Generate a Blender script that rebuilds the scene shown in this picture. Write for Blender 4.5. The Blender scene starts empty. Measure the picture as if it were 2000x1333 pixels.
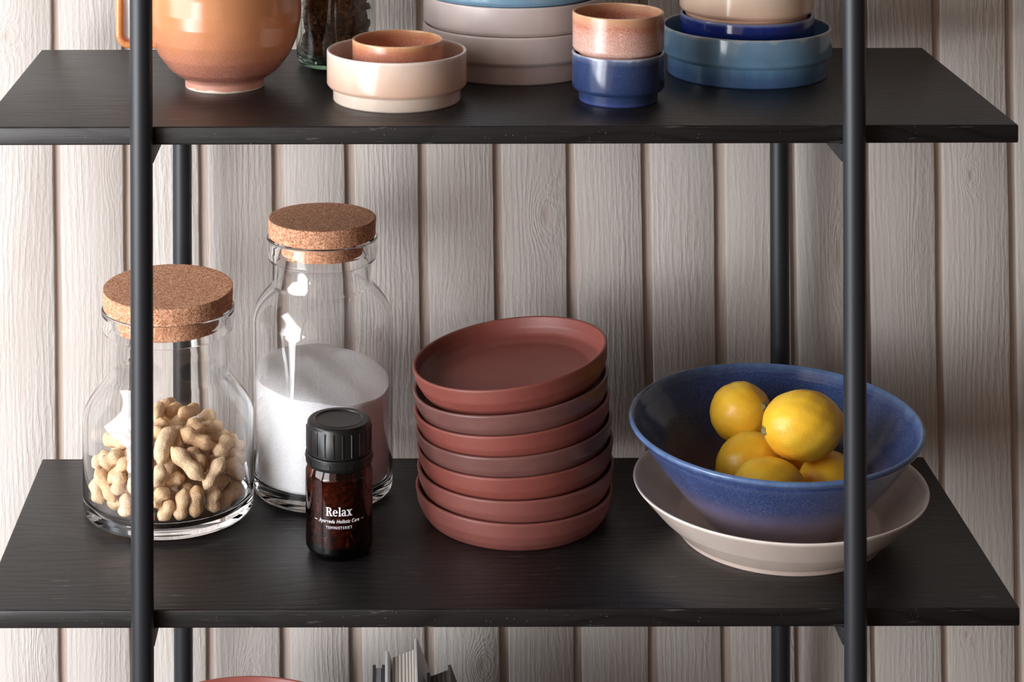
import bpy, bmesh, math, random
import numpy as np
from mathutils import Vector, Matrix, Euler

random.seed(7)
rng = np.random.default_rng(11)
scene = bpy.context.scene
C = scene.collection
PI = math.pi

# ------------------------------------------------------------------ frame of reference
# metres; X right along the shelves, Y away from the viewer, Z up, floor at 0
FPX, DIST = 4100.0, 1.8635          # focal length in pixels of the 2000 px frame, camera to front shelf edge
U0, V0, ROLL = 764.0, -740.0, 0.0025
ZL = 0.850                          # top of the lower shelf
ZC = ZL + 0.8779                    # camera height
ZU = ZC - 0.4485                    # top of the upper shelf
ZB = ZL - 0.360                     # top of the lowest shelf
SHELF_T = 0.0163
SX0, SX1, SDEP = -0.368, 0.556, 0.338
WALL_Y = 0.400


def ray(u, v):
    du, dv = u - U0, v - V0
    a, b = du - ROLL * dv, dv + ROLL * du
    return a / FPX, -b / FPX        # x and z gained per metre of depth


def at_depth(u, v, y):
    a, b = ray(u, v)
    return Vector((a * (DIST + y), y, ZC + b * (DIST + y)))


# ------------------------------------------------------------------ object helpers
def tag(o, label, cat, group=None, kind=None):
    o['label'] = label
    o['category'] = cat
    if group:
        o['group'] = group
    if kind:
        o['kind'] = kind
    return o


def thing(name, label, cat, loc, group=None, rot=(0, 0, 0)):
    o = bpy.data.objects.new(name, None)
    o.empty_display_size = 0.02
    C.objects.link(o)
    o.location = loc
    o.rotation_euler = rot
    return tag(o, label, cat, group)


def link(name, me, mat, parent=None, loc=(0, 0, 0), rot=(0, 0, 0)):
    o = bpy.data.objects.new(name, me)
    if mat and not me.materials:
        me.materials.append(mat)
    C.objects.link(o)
    o.parent = parent
    o.location = loc
    o.rotation_euler = rot
    return o


def finish(bm, name, smooth=True, angle=40):
    bmesh.ops.recalc_face_normals(bm, faces=bm.faces)
    me = bpy.data.meshes.new(name)
    bm.to_mesh(me)
    bm.free()
    if smooth:
        me.polygons.foreach_set('use_smooth', [True] * len(me.polygons))
        me.set_sharp_from_angle(angle=math.radians(angle))
    return me


def fillet(pts, n=6):
    """polyline of (r, z, corner radius) -> rounded polyline"""
    out = []
    for i, p in enumerate(pts):
        rad = p[2] if len(p) > 2 else 0
        if rad <= 0 or i == 0 or i == len(pts) - 1:
            out.append((p[0], p[1]))
            continue
        P = Vector(p[:2]); A = Vector(pts[i - 1][:2]); B = Vector(pts[i + 1][:2])
        a = (A - P); b = (B - P)
        la, lb = a.length, b.length
        a.normalize(); b.normalize()
        ang = a.angle(b)
        t = min(rad / math.tan(ang / 2), la * 0.49, lb * 0.49)
        s, e = P + a * t, P + b * t
        for k in range(n + 1):
            f = k / n
            q = s * (1 - f) ** 2 + P * 2 * f * (1 - f) + e * f * f
            out.append((q.x, q.y))
    return out


def lathe_bm(prof, segs=128, fn=None, closed=False):
    bm = bmesh.new()
    rings = []
    for (r, z) in prof:
        if r < 1e-6:
            rings.append([bm.verts.new((0, 0, z))])
        else:
            row = []
            for k in range(segs):
                a = 2 * PI * k / segs
                rr = fn(r, z, a) if fn else r
                row.append(bm.verts.new((rr * math.cos(a), rr * math.sin(a), z)))
            rings.append(row)
    pairs = list(zip(rings[:-1], rings[1:]))
    if closed:
        pairs.append((rings[-1], rings[0]))
    for a, b in pairs:
        if len(a) == 1 and len(b) == 1:
            continue
        for k in range(segs):
            k2 = (k + 1) % segs
            if len(a) == 1:
                bm.faces.new((a[0], b[k], b[k2]))
            elif len(b) == 1:
                bm.faces.new((a[k], b[0], a[k2]))
            else:
                bm.faces.new((a[k], a[k2], b[k2], b[k]))
    return bm


def lathe(name, prof, segs=128, angle=40, fn=None, closed=False):
    return finish(lathe_bm(prof, segs, fn, closed), name, True, angle)


def box_bm(bm, x0, x1, y0, y1, z0, z1):
    v = [bm.verts.new(p) for p in ((x0, y0, z0), (x1, y0, z0), (x1, y1, z0), (x0, y1, z0),
                                   (x0, y0, z1), (x1, y0, z1), (x1, y1, z1), (x0, y1, z1))]
    for f in ((0, 3, 2, 1), (4, 5, 6, 7), (0, 1, 5, 4), (1, 2, 6, 5), (2, 3, 7, 6), (3, 0, 4, 7)):
        bm.faces.new([v[i] for i in f])
    return v


def box(name, x0, x1, y0, y1, z0, z1, bev=0.0015, seg=3):
    bm = bmesh.new()
    box_bm(bm, x0, x1, y0, y1, z0, z1)
    if bev:
        bmesh.ops.bevel(bm, geom=bm.edges[:], offset=bev, segments=seg, affect='EDGES', profile=0.5)
    return finish(bm, name, True, 30)


# ------------------------------------------------------------------ material helpers
def srgb(r, g, b):
    def f(c):
        c /= 255.0
        return c / 12.92 if c <= 0.04045 else ((c + 0.055) / 1.055) ** 2.4
    return (f(r), f(g), f(b), 1.0)


class G:
    """thin node-graph builder"""
    def __init__(self, name):
        self.m = bpy.data.materials.new(name)
        self.m.use_nodes = True
        self.nt = self.m.node_tree
        self.nt.nodes.clear()
        self.out = self.nt.nodes.new('ShaderNodeOutputMaterial')
        self.bsdf = self.nt.nodes.new('ShaderNodeBsdfPrincipled')
        self.nt.links.new(self.bsdf.outputs[0], self.out.inputs[0])
        self._tc = None

    def n(self, t, **kw):
        nd = self.nt.nodes.new(t)
        for k, v in kw.items():
            setattr(nd, k, v)
        return nd

    def put(self, sock, v):
        if hasattr(v, 'is_output') or isinstance(v, bpy.types.NodeSocket):
            self.nt.links.new(v, sock)
        else:
            sock.default_value = v

    def set(self, **kw):
        for k, v in kw.items():
            self.put(self.bsdf.inputs[k.replace('_', ' ')], v)
        return self

    @property
    def obj(self):
        if not self._tc:
            self._tc = self.n('ShaderNodeTexCoord')
        return self._tc.outputs['Object']

    def math(self, op, a, b=0.0, c=0.0, clamp=False):
        nd = self.n('ShaderNodeMath', operation=op, use_clamp=clamp)
        self.put(nd.inputs[0], a)
        self.put(nd.inputs[1], b)
        self.put(nd.inputs[2], c)
        return nd.outputs[0]

    def xyz(self, v):
        nd = self.n('ShaderNodeSeparateXYZ')
        self.put(nd.inputs[0], v)
        return nd.outputs

    def comb(self, x, y, z):
        nd = self.n('ShaderNodeCombineXYZ')
        self.put(nd.inputs[0], x); self.put(nd.inputs[1], y); self.put(nd.inputs[2], z)
        return nd.outputs[0]

    def scale(self, v, s):
        nd = self.n('ShaderNodeVectorMath', operation='MULTIPLY')
        self.put(nd.inputs[0], v)
        nd.inputs[1].default_value = s
        return nd.outputs[0]

    def noise(self, v, scale=1.0, detail=3.0, rough=0.55, dist=0.0):
        nd = self.n('ShaderNodeTexNoise')
        self.put(nd.inputs['Vector'], v)
        nd.inputs['Scale'].default_value = scale
        nd.inputs['Detail'].default_value = detail
        nd.inputs['Roughness'].default_value = rough
        nd.inputs['Distortion'].default_value = dist
        return nd.outputs['Fac']

    def voro(self, v, scale, feature='F1', out='Distance', rand=1.0):
        nd = self.n('ShaderNodeTexVoronoi', feature=feature)
        self.put(nd.inputs['Vector'], v)
        nd.inputs['Scale'].default_value = scale
        nd.inputs['Randomness'].default_value = rand
        return nd.outputs[out]

    def ramp(self, f, stops, interp='LINEAR'):
        nd = self.n('ShaderNodeValToRGB')
        nd.color_ramp.interpolation = interp
        el = nd.color_ramp.elements
        while len(el) < len(stops):
            el.new(0.5)
        for e, (p, c) in zip(el, stops):
            e.position = p
            e.color = c if not isinstance(c, (int, float)) else (c, c, c, 1)
        self.put(nd.inputs[0], f)
        return nd.outputs[0]

    def rng(self, f, a, b, c=0.0, d=1.0, smooth=False):
        nd = self.n('ShaderNodeMapRange')
        if smooth:
            nd.interpolation_type = 'SMOOTHSTEP'
        self.put(nd.inputs[0], f)
        for i, v in zip((1, 2, 3, 4), (a, b, c, d)):
            self.put(nd.inputs[i], v)
        return nd.outputs[0]

    def mix(self, f, a, b, mode='MIX'):
        nd = self.n('ShaderNodeMix', data_type='RGBA', blend_type=mode)
        self.put(nd.inputs[0], f)
        self.put(nd.inputs[6], a)
        self.put(nd.inputs[7], b)
        return nd.outputs[2]

    def bump(self, h, strength=0.5, dist=0.001, normal=None):
        nd = self.n('ShaderNodeBump')
        self.put(nd.inputs['Height'], h)
        nd.inputs['Strength'].default_value = strength
        nd.inputs['Distance'].default_value = dist
        if normal is not None:
            self.put(nd.inputs['Normal'], normal)
        return nd.outputs[0]


def glaze(name, stops, height, wob=0.002, spk=None, spk_amt=0.0, spk_scale=700, spk_lo=0.55, spk_hi=0.7,
          rough=0.18, band=None, streak=0.0, bump=0.05, coat=0.0):
    """glazed stoneware: colours change with the height of the pot, broken by speckle"""
    g = G(name)
    p = g.obj
    s = g.xyz(p)
    n1 = g.noise(p, 60, 3)
    z = g.math('ADD', s[2], g.math('MULTIPLY', g.math('SUBTRACT', n1, 0.5), wob * 2))
    if streak:
        sv = g.scale(p, (1, 1, 0.15))
        z = g.math('ADD', z, g.math('MULTIPLY', g.math('SUBTRACT', g.noise(sv, 90, 2), 0.5), streak * 2))
    f = g.math('DIVIDE', z, height, clamp=True)
    col = g.ramp(f, stops)
    if spk:
        m = g.noise(p, spk_scale, 2, 0.6)
        m = g.rng(m, spk_lo, spk_hi, 0, 1)
        big = g.rng(g.noise(p, 45, 2), 0.35, 0.65, 0.5, 1.0)
        m = g.math('MULTIPLY', m, big)
        if band:
            b = g.ramp(f, band)
            m = g.math('MULTIPLY', m, b)
        col = g.mix(g.math('MULTIPLY', m, spk_amt), col, spk)
    v = g.rng(g.noise(p, 25, 3), 0.3, 0.7, 0.92, 1.06)
    vv = g.n('ShaderNodeCombineColor')
    for i in range(3):
        g.put(vv.inputs[i], v)
    col = g.mix(1.0, col, vv.outputs[0], 'MULTIPLY')
    nb = g.bump(g.noise(p, 180, 3), bump, 0.001)
    g.set(Base_Color=col, Roughness=rough, Normal=nb, Coat_Weight=coat, Coat_Roughness=0.06)
    return g.m


# ------------------------------------------------------------------ materials
def mat_wall():
    g = G('whitewashed_rough_sawn_pine')
    p = g.obj
    s = g.xyz(p)
    pitch = 0.0787
    lean = g.math('MULTIPLY', g.math('SUBTRACT', s[2], ZC), 0.0115)
    x = g.math('ADD', s[0], lean)
    x0 = PLANK_REF
    bid = g.math('FLOOR', g.math('DIVIDE', g.math('SUBTRACT', x, x0), pitch))
    rnd = g.n('ShaderNodeTexWhiteNoise', noise_dimensions='1D')
    g.put(rnd.inputs['W'], bid)
    rcol = g.xyz(rnd.outputs['Color'])
    off = g.math('MULTIPLY', bid, 3.17)
    q = g.comb(x, off, s[2])
    # growth rings: contour lines of a slowly bending field, looping round knots
    wob = g.noise(g.scale(q, (9, 1, 1.6)), 1.0, 2, 0.5)
    phi = g.math('ADD', g.math('MULTIPLY', x, 150), g.math('MULTIPLY', wob, 9))
    knotmask = None
    near = 0.0
    for (kx, kz, sx, sz, amp) in KNOTS:
        dx = g.math('DIVIDE', g.math('SUBTRACT', x, kx), sx)
        dz = g.math('DIVIDE', g.math('SUBTRACT', s[2], kz), sz)
        d2 = g.math('ADD', g.math('MULTIPLY', dx, dx), g.math('MULTIPLY', dz, dz))
        e = g.math('EXPONENT', g.math('MULTIPLY', d2, -1.0))
        phi = g.math('ADD', phi, g.math('MULTIPLY', e, amp))
        if amp > 3:
            near = g.math('MAXIMUM', near, g.math('EXPONENT', g.math('MULTIPLY', d2, -0.55)))
            e2 = g.math('EXPONENT', g.math('MULTIPLY', d2, -7.0))
            knotmask = e2 if knotmask is None else g.math('MAXIMUM', knotmask, e2)
    jit = g.noise(g.scale(q, (260, 1, 26)), 1.0, 3, 0.6)
    ph = g.math('ADD', phi, g.math('MULTIPLY', jit, 1.6))
    chop0 = g.noise(g.scale(q, (200, 1, 60)), 1.0, 2, 0.5)
    wave = g.math('SINE', g.math('MULTIPLY', ph, 2 * PI))
    ring = g.math('MULTIPLY', g.math('POWER', g.math('MULTIPLY_ADD', wave, 0.5, 0.5), 1.6), g.math('MULTIPLY_ADD', chop0, 1.2, 0.3))
    fibre = g.noise(g.scale(q, (250, 1, 17)), 1.0, 5, 0.62)
    chop = g.noise(g.scale(q, (300, 1, 105)), 1.0, 3, 0.62)
    zone = g.rng(g.noise(g.scale(q, (22, 1, 5)), 1.0, 2), 0.35, 0.65, 0.25, 1.0)
    h = g.math('MULTIPLY', ring, g.math('MULTIPLY', zone, 0.42))
    h = g.math('ADD', h, g.math('MULTIPLY', fibre, 0.45))
    h = g.math('ADD', h, g.math('MULTIPLY', chop, g.math('MULTIPLY_ADD', near, 1.0, g.math('MULTIPLY_ADD', zone, 0.45, 0.40))))
    keep = g.math('SUBTRACT', 1.0, g.math('MULTIPLY', knotmask, 0.85))
    h = g.math('MULTIPLY', h, keep)
    nb = g.bump(h, 0.55, 0.0016)
    # thin wash: grey and pinkish patches, darker where the grain holds less paint
    base = g.mix(g.rng(g.noise(g.scale(q, (14, 1, 4)), 1.0, 3), 0.3, 0.7), WALL_A, WALL_B)
    base = g.mix(g.math('MULTIPLY', rcol[0], 0.55), base, WALL_C)
    worn = g.rng(g.math('ADD', fibre, g.math('MULTIPLY', ring, 0.25)), 0.68, 0.30, 0.0, 0.16)
    base = g.mix(worn, base, WALL_D)
    base = g.mix(g.math('MULTIPLY', knotmask, 0.35), base, WALL_D)
    inner = g.rng(s[1], WALL_Y + 0.003, WALL_Y + 0.006)
    base = g.mix(inner, base, WALL_E)
    g.set(Base_Color=base, Roughness=0.75, Normal=nb)
    g.bsdf.inputs['Specular IOR Level'].default_value = 0.25
    return g.m


def mat_shelf():
    g = G('black_stained_ash')
    p = g.obj
    wob = g.noise(g.scale(p, (2.6, 7, 7)), 1.0, 2)
    s = g.xyz(p)
    phi = g.math('ADD', g.math('MULTIPLY', g.math('ADD', s[1], g.math('MULTIPLY', s[2], 0.7)), 95), g.math('MULTIPLY', wob, 11))
    ring = g.math('MULTIPLY_ADD', g.math('SINE', g.math('MULTIPLY', phi, 2 * PI)), 0.5, 0.5)
    pore = g.noise(g.scale(p, (14, 420, 420)), 1.0, 3, 0.6)
    fine = g.math('MULTIPLY', g.rng(pore, 0.48, 0.70), 0.35)
    line = g.math('ADD', fine, g.math('MULTIPLY', g.math('POWER', ring, 5.0), 0.75), clamp=True)
    col = g.mix(line, srgb(24, 21, 22), srgb(8, 7, 8))
    # open pores that caught some light filler, and dust
    zone = g.rng(g.noise(g.scale(p, (3, 12, 12)), 1.0, 2), 0.36, 0.58)
    pale = g.rng(g.noise(g.scale(p, (22, 300, 300)), 1.0, 3, 0.6), 0.64, 0.72)
    col = g.mix(g.math('MULTIPLY', g.math('MULTIPLY', pale, zone), 0.55), col, srgb(120, 114, 112))
    dust = g.rng(g.voro(p, 210), 0.13, 0.07)
    dsel = g.rng(g.noise(p, 60, 2), 0.46, 0.62)
    col = g.mix(g.math('MULTIPLY', g.math('MULTIPLY', dust, dsel), 0.28), col, srgb(170, 165, 160))
    nb = g.bump(g.math('SUBTRACT', 1.0, line), 0.22, 0.0006)
    g.set(Base_Color=col, Roughness=g.rng(pore, 0.3, 0.7, 0.36, 0.48), Normal=nb)
    g.bsdf.inputs['Specular IOR Level'].default_value = 0.56
    return g.m


def mat_plain(name, col, rough=0.5, metal=0.0, bump=0.0, bscale=900, var=0.0, spec=0.5):
    g = G(name)
    c = col
    if var:
        c = g.mix(g.rng(g.noise(g.obj, 60, 3), 0.3, 0.7), col, tuple(v * (1 - var) for v in col[:3]) + (1,))
    g.set(Base_Color=c, Roughness=rough, Metallic=metal)
    g.bsdf.inputs['Specular IOR Level'].default_value = spec
    if bump:
        g.set(Normal=g.bump(g.noise(g.obj, bscale, 2), bump, 0.0004))
    return g.m


def mat_glass(name, col=(1, 1, 1, 1), rough=0.0, ior=1.5, absorb=None, density=0):
    g = G(name)
    g.set(Base_Color=col, Roughness=rough, IOR=ior)
    g.bsdf.inputs['Transmission Weight'].default_value = 1.0
    if absorb:
        va = g.n('ShaderNodeVolumeAbsorption')
        va.inputs['Color'].default_value = absorb
        va.inputs['Density'].default_value = density
        g.nt.links.new(va.outputs[0], g.out.inputs[1])
    return g.m


def mat_cork(name):
    g = G(name)
    p = g.obj
    a = g.voro(p, 800, out='Color')
    ax = g.xyz(a)
    n = g.noise(p, 900, 3, 0.7)
    f = g.math('ADD', g.math('MULTIPLY', ax[0], 0.6), g.math('MULTIPLY', n, 0.5))
    col = g.ramp(f, [(0.16, srgb(124, 76, 54)), (0.36, srgb(176, 120, 90)), (0.62, srgb(204, 150, 117)), (0.9, srgb(228, 184, 152))])
    dark = g.rng(g.noise(p, 520, 2, 0.5), 0.68, 0.76)
    col = g.mix(g.math('MULTIPLY', dark, 0.6), col, srgb(80, 44, 30))
    h = g.math('ADD', g.voro(p, 760), g.math('MULTIPLY', n, 0.6))
    g.set(Base_Color=col, Roughness=0.85, Normal=g.bump(h, 0.5, 0.0005))
    g.bsdf.inputs['Specular IOR Level'].default_value = 0.15
    return g.m


def mat_peanut():
    g = G('peanut_shell')
    p = g.obj
    s = g.xyz(p)
    oi = g.n('ShaderNodeObjectInfo')
    rn = oi.outputs['Random']
    q = g.scale(p, (1, 1, 0.55))
    net = g.voro(q, 640, feature='DISTANCE_TO_EDGE')
    ang = g.math('ARCTAN2', s[1], s[0])
    rib = g.math('MULTIPLY_ADD', g.math('SINE', g.math('ADD', g.math('MULTIPLY', ang, 9), g.math('MULTIPLY', g.noise(p, 160, 2), 6))), 0.5, 0.5)
    pit = g.rng(net, 0.0, 0.22)
    n = g.noise(p, 240, 3, 0.6)
    col = g.mix(rn, srgb(244, 220, 186), srgb(228, 190, 148))
    col = g.mix(g.rng(n, 0.45, 0.75, 0, 0.5), col, srgb(204, 156, 114))
    col = g.mix(g.math('MULTIPLY', pit, 0.28), col, srgb(186, 138, 98))
    h = g.math('ADD', g.math('MULTIPLY', pit, -0.8), g.math('MULTIPLY', rib, 0.35))
    h = g.math('ADD', h, g.math('MULTIPLY', n, 0.4))
    g.set(Base_Color=col, Roughness=0.8, Normal=g.bump(h, 0.55, 0.0008))
    g.bsdf.inputs['Specular IOR Level'].default_value = 0.2
    return g.m


def mat_sugar():
    g = G('granulated_sugar')
    p = g.obj
    n = g.noise(p, 1500, 2, 0.7)
    v = g.voro(p, 1300)
    h = g.math('ADD', n, v)
    col = g.mix(g.rng(n, 0.35, 0.65), srgb(238, 237, 238), srgb(212, 211, 214))
    g.set(Base_Color=col, Roughness=g.rng(g.noise(p, 1100, 1), 0.45, 0.62, 0.7, 0.15), Normal=g.bump(h, 0.55, 0.0007))
    g.bsdf.inputs['Subsurface Weight'].default_value = 0.0
    return g.m


def mat_lemon():
    g = G('lemon_peel')
    p = g.obj
    big = g.noise(p, 45, 2)
    col = g.mix(g.rng(big, 0.35, 0.7), srgb(255, 206, 64), srgb(252, 191, 48))
    spot = g.rng(g.noise(p, 420, 2, 0.5), 0.77, 0.80)
    col = g.mix(g.math('MULTIPLY', spot, 0.55), col, srgb(120, 80, 30))
    pores = g.voro(p, 620)
    h = g.math('ADD', g.math('MULTIPLY', g.rng(pores, 0.45, 0.0), 0.8), g.math('MULTIPLY', g.noise(p, 130, 2), 1.6))
    g.set(Base_Color=col, Roughness=0.38, Normal=g.bump(h, 0.22, 0.0008))
    g.bsdf.inputs['Subsurface Weight'].default_value = 0.2
    g.bsdf.inputs['Subsurface Radius'].default_value = (0.006, 0.003, 0.001)
    g.bsdf.inputs['Subsurface Scale'].default_value = 1.0
    return g.m


def mat_terracotta(name, a, b, rough=0.5):
    g = G(name)
    p = g.obj
    n = g.noise(g.scale(p, (1, 1, 3)), 22, 3)
    col = g.mix(g.rng(n, 0.3, 0.7), a, b)
    fine = g.noise(p, 900, 2, 0.6)
    col = g.mix(g.rng(fine, 0.6, 0.75, 0, 0.15), col, srgb(190, 120, 105))
    g.set(Base_Color=col, Roughness=rough, Normal=g.bump(fine, 0.12, 0.0004))
    g.bsdf.inputs['Specular IOR Level'].default_value = 0.5
    return g.m


def mat_pages(name, a, b, freq):
    g = G(name)
    p = g.obj
    s = g.xyz(p)
    w = g.math('MULTIPLY_ADD', g.math('SINE', g.math('MULTIPLY', g.math('ADD', s[0], g.math('MULTIPLY', g.noise(g.scale(p, (60, 4, 4)), 1.0, 2), 0.004)), freq)), 0.5, 0.5)
    n = g.noise(g.scale(p, (2400, 12, 12)), 1.0, 2)
    col = g.mix(g.rng(g.math('ADD', g.math('MULTIPLY', w, 0.8), g.math('MULTIPLY', n, 0.4)), 0.25, 0.8), a, b)
    g.set(Base_Color=col, Roughness=0.8, Normal=g.bump(g.math('ADD', w, n), 0.5, 0.0008))
    return g.m


def mat_flakes(name, a, b, c):
    g = G(name)
    p = g.obj
    col = g.ramp(g.noise(p, 210, 3, 0.6), [(0.3, a), (0.5, b), (0.72, c)])
    g.set(Base_Color=col, Roughness=0.75, Normal=g.bump(g.noise(p, 900, 3), 0.6, 0.0008))
    return g.m


# ------------------------------------------------------------------ wall of planks
# boards: (right edge of one board, left edge of next) read along one height
GAPS_V = 300
GAPS = [(103, 114), (242, 258), (388.5, 406), (531, 552), (675.5, 694), (820.5, 838), (962, 981), (1107, 1123),
        (1249.5, 1267), (1393.5, 1415), (1538, 1556), (1688.5, 1700), (1825, 1840), (1966, 1984)]
LEAN = 0.0115


def wall_x(u, v):
    p = at_depth(u, v, WALL_Y)
    return p.x + LEAN * (p.z - ZC)      # lean-free board coordinate


gx = [(wall_x(a, GAPS_V), wall_x(b, GAPS_V)) for a, b in GAPS]
PLANK_REF = gx[0][0] + 0.004
while gx[0][0] > -1.0:
    gx.insert(0, (gx[0][0] - 0.0787, gx[0][1] - 0.0787 + random.uniform(-.002, .002)))
while gx[-1][0] < 1.25:
    gx.append((gx[-1][0] + 0.0787, gx[-1][1] + 0.0787 + random.uniform(-.002, .002)))


def knot(u, v, sx, sz, amp):
    p = at_depth(u, v, WALL_Y)
    return (p.x + LEAN * (p.z - ZC), p.z, sx, sz, amp)


KNOTS = [knot(1068, 420, .016, .028, 5.0), knot(1897, 342, .008, .016, 5.0), knot(14, 72, .012, .016, 5.0),
         knot(944, 1300, .013, .022, 6.0), knot(490, 1330, .012, .030, 6.0), knot(1640, 500, .010, .05, 4.5),
         knot(1790, 560, .009, .075, 2.9), knot(900, 600, .014, .03, 2.8), knot(1890, 1240, .006, .010, 4.0),
         knot(1560, 1240, .010, .02, 2.8), knot(80, 1290, .009, .05, 2.9), knot(225, 330, .010, .03, 2.8)]
WALL_A = srgb(202, 197, 192)
WALL_B = srgb(192, 183, 176)
WALL_C = srgb(184, 177, 172)
WALL_D = srgb(154, 134, 120)
WALL_E = srgb(190, 176, 166)


def build_wall():
    bm = bmesh.new()
    zs = np.arange(0.0, 2.41, 0.02)
    for (a, b) in zip(gx[:-1], gx[1:]):
        xl, xr = a[1], b[0]
        cols = []
        wl = np.cumsum(rng.normal(0, .00022, len(zs))); wl -= np.linspace(0, wl[-1], len(zs))
        wr = np.cumsum(rng.normal(0, .00022, len(zs))); wr -= np.linspace(0, wr[-1], len(zs))
        depth = WALL_Y + rng.uniform(-.0006, .0006)
        for i, z in enumerate(zs):
            dx = -LEAN * (z - ZC)
            l, r = xl + dx + wl[i], xr + dx + wr[i]
            bev = .0016
            cols.append([bm.verts.new(p) for p in ((l, WALL_Y + .0075, z), (l, depth + bev, z), (l + bev * .3, depth + bev * .3, z), (l + bev, depth, z),
                                                   (r - bev, depth, z), (r - bev * .3, depth + bev * .3, z), (r, depth + bev, z), (r, WALL_Y + .0075, z))])
        for c0, c1 in zip(cols[:-1], cols[1:]):
            for k in range(7):
                bm.faces.new((c0[k], c0[k + 1], c1[k + 1], c1[k]))
    # the backing boards seen in the gaps
    box_bm(bm, gx[0][0] - .02, gx[-1][1] + .02, WALL_Y + .0065, WALL_Y + .03, 0.0, 2.4)
    me = finish(bm, 'wall_back', True, 35)
    o = link('wall_back', me, mat_wall())
    o['kind'] = 'structure'
    o['label'] = 'wall of vertical whitewashed rough sawn planks behind the shelves'
    return o


build_wall()

# floor
me = box('floor', -1.6, 1.9, -2.6, WALL_Y + .03, -0.03, 0.0, bev=0)
fl = link('floor', me, mat_plain('dark_floor_boards', srgb(92, 70, 58), 0.6, var=0.2))
fl['kind'] = 'structure'

# ------------------------------------------------------------------ shelving unit
M_METAL = mat_plain('black_powder_coat', srgb(30, 33, 38), 0.46, bump=0.10, bscale=1400)
M_SHELF = mat_shelf()
unit = thing('shelving_unit', 'black shelving unit with round steel posts and black stained ash shelves', 'shelving unit', (0, 0, 0))
PR = 0.0100
POSTX = (-0.2217, 0.4078)
for px in POSTX:
    for py in (-PR, SDEP + PR + .001):
        prof = fillet([(0, 0), (PR, 0, .001), (PR, 1.80, .003), (0, 1.80)])
        link('post', lathe('post', prof, 48), M_METAL, unit, (px, py, 0))
for zt in (ZU, ZL, ZB, 0.10):
    link('shelf', box('shelf', SX0, SX1, 0, SDEP, -SHELF_T, 0, 0.0016), M_SHELF, unit, (0, 0, zt))
    for px in POSTX:
        link('rail', box('rail', -.0095, .0095, 0.0, SDEP + .001, -.0163, -.0002, .0008, 2), M_METAL, unit, (px, 0, zt - SHELF_T))

# ------------------------------------------------------------------ stackable stoneware
def stepped_bowl(r, h, base_r, base_h, wall=.0032, inner_drop=None):
    """straight-sided bowl standing on a narrower stepped foot"""
    floor = base_h * .62 if inner_drop is None else inner_drop
    return fillet([(0, .0012), (base_r - .006, .0012, .0006), (base_r - .005, 0, .0006), (base_r - .0008, 0, .0006), (base_r, .0012, .0008),
                   (base_r, base_h - .0006, .0010), (r - .0022, base_h, .0024), (r, base_h + .0030, .0030),
                   (r, h, wall * .48), (r - wall, h, wall * .48), (r - wall - .0004, base_h + .006, .005),
                   (base_r - wall - .002, floor + .0015, .004), (base_r - .012, floor, .004), (0, floor)], 6)


def pot(name, label, cat, loc, prof, mat, group=None, rot=(0, 0, 0), segs=160):
    me = lathe(name, prof, segs, 50)
    o = link(name, me, mat, None, loc, rot)
    return tag(o, label, cat, group)


ztop = ZU
# cream bowl with a small orange cup standing in it
G_CREAM = glaze('cream_glaze', [(0.0, srgb(224, 206, 190)), (0.25, srgb(222, 203, 186)), (0.32, srgb(208, 172, 150)), (0.62, srgb(214, 184, 164)), (0.93, srgb(220, 196, 180)), (1.0, srgb(236, 224, 214))], .0468, rough=.17, wob=.001)
bowl_prof = stepped_bowl(.0657, .0468, .0598, .0128)
pot('stoneware_bowl', 'cream stoneware bowl on a stepped foot, holding a small orange cup', 'bowl', (.0042, .108, ztop), bowl_prof, G_CREAM)
G_ORANGE = glaze('orange_pink_glaze', [(0.0, srgb(196, 128, 106)), (0.45, srgb(204, 142, 122)), (0.70, srgb(198, 124, 98)), (0.86, srgb(192, 122, 88)), (0.96, srgb(206, 150, 108)), (1.0, srgb(222, 178, 138))],
                 .0456, wob=.003, spk=srgb(242, 216, 204), spk_amt=.9, spk_scale=1100, spk_lo=.5, spk_hi=.68, rough=.2, band=[(0, .9), (.6, .9), (.85, .35), (1, 0)])
cup_prof = stepped_bowl(.0428, .0456, .0369, .0096, .0028)
pot('stoneware_cup', 'small orange and pink speckled cup standing inside the cream bowl', 'cup', (.0042 + .001, .1085, ztop + .0112), cup_prof, G_ORANGE, segs=128)

# blue cup with a pink cup stacked on it
G_BLUE = glaze('cobalt_blue_glaze', [(0.0, srgb(72, 88, 150)), (0.10, srgb(52, 68, 110)), (0.25, srgb(45, 60, 98)), (0.85, srgb(48, 62, 98)), (0.95, srgb(86, 96, 124)), (1.0, srgb(176, 180, 196))],
               .0456, wob=.0012, spk=srgb(92, 112, 156), spk_amt=.55, spk_scale=900, spk_lo=.58, spk_hi=.72, rough=.15, streak=.002)
pot('stoneware_cup', 'glossy cobalt blue cup with stepped foot under the pink speckled cup', 'cup', (.2115, .1027, ztop), stepped_bowl(.0431, .0456, .0369, .0106, .0028), G_BLUE, segs=128)
G_PINK = glaze('pink_speckled_glaze', [(0.0, srgb(186, 138, 120)), (0.3, srgb(194, 150, 136)), (0.62, srgb(188, 136, 120)), (0.78, srgb(178, 110, 84)), (0.86, srgb(190, 136, 108)), (0.96, srgb(196, 148, 112)), (1.0, srgb(214, 174, 138))],
               .0456, wob=.003, spk=srgb(240, 214, 204), spk_amt=.75, spk_scale=1000, spk_lo=.48, spk_hi=.66, rough=.2, band=[(0, 1), (.7, .9), (.85, .3), (1, 0)])
pot('stoneware_cup', 'pink speckled cup with tan rim stacked on top of the blue cup', 'cup', (.2117, .1027, ztop + .0374), cup_prof, G_PINK, segs=128)

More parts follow.
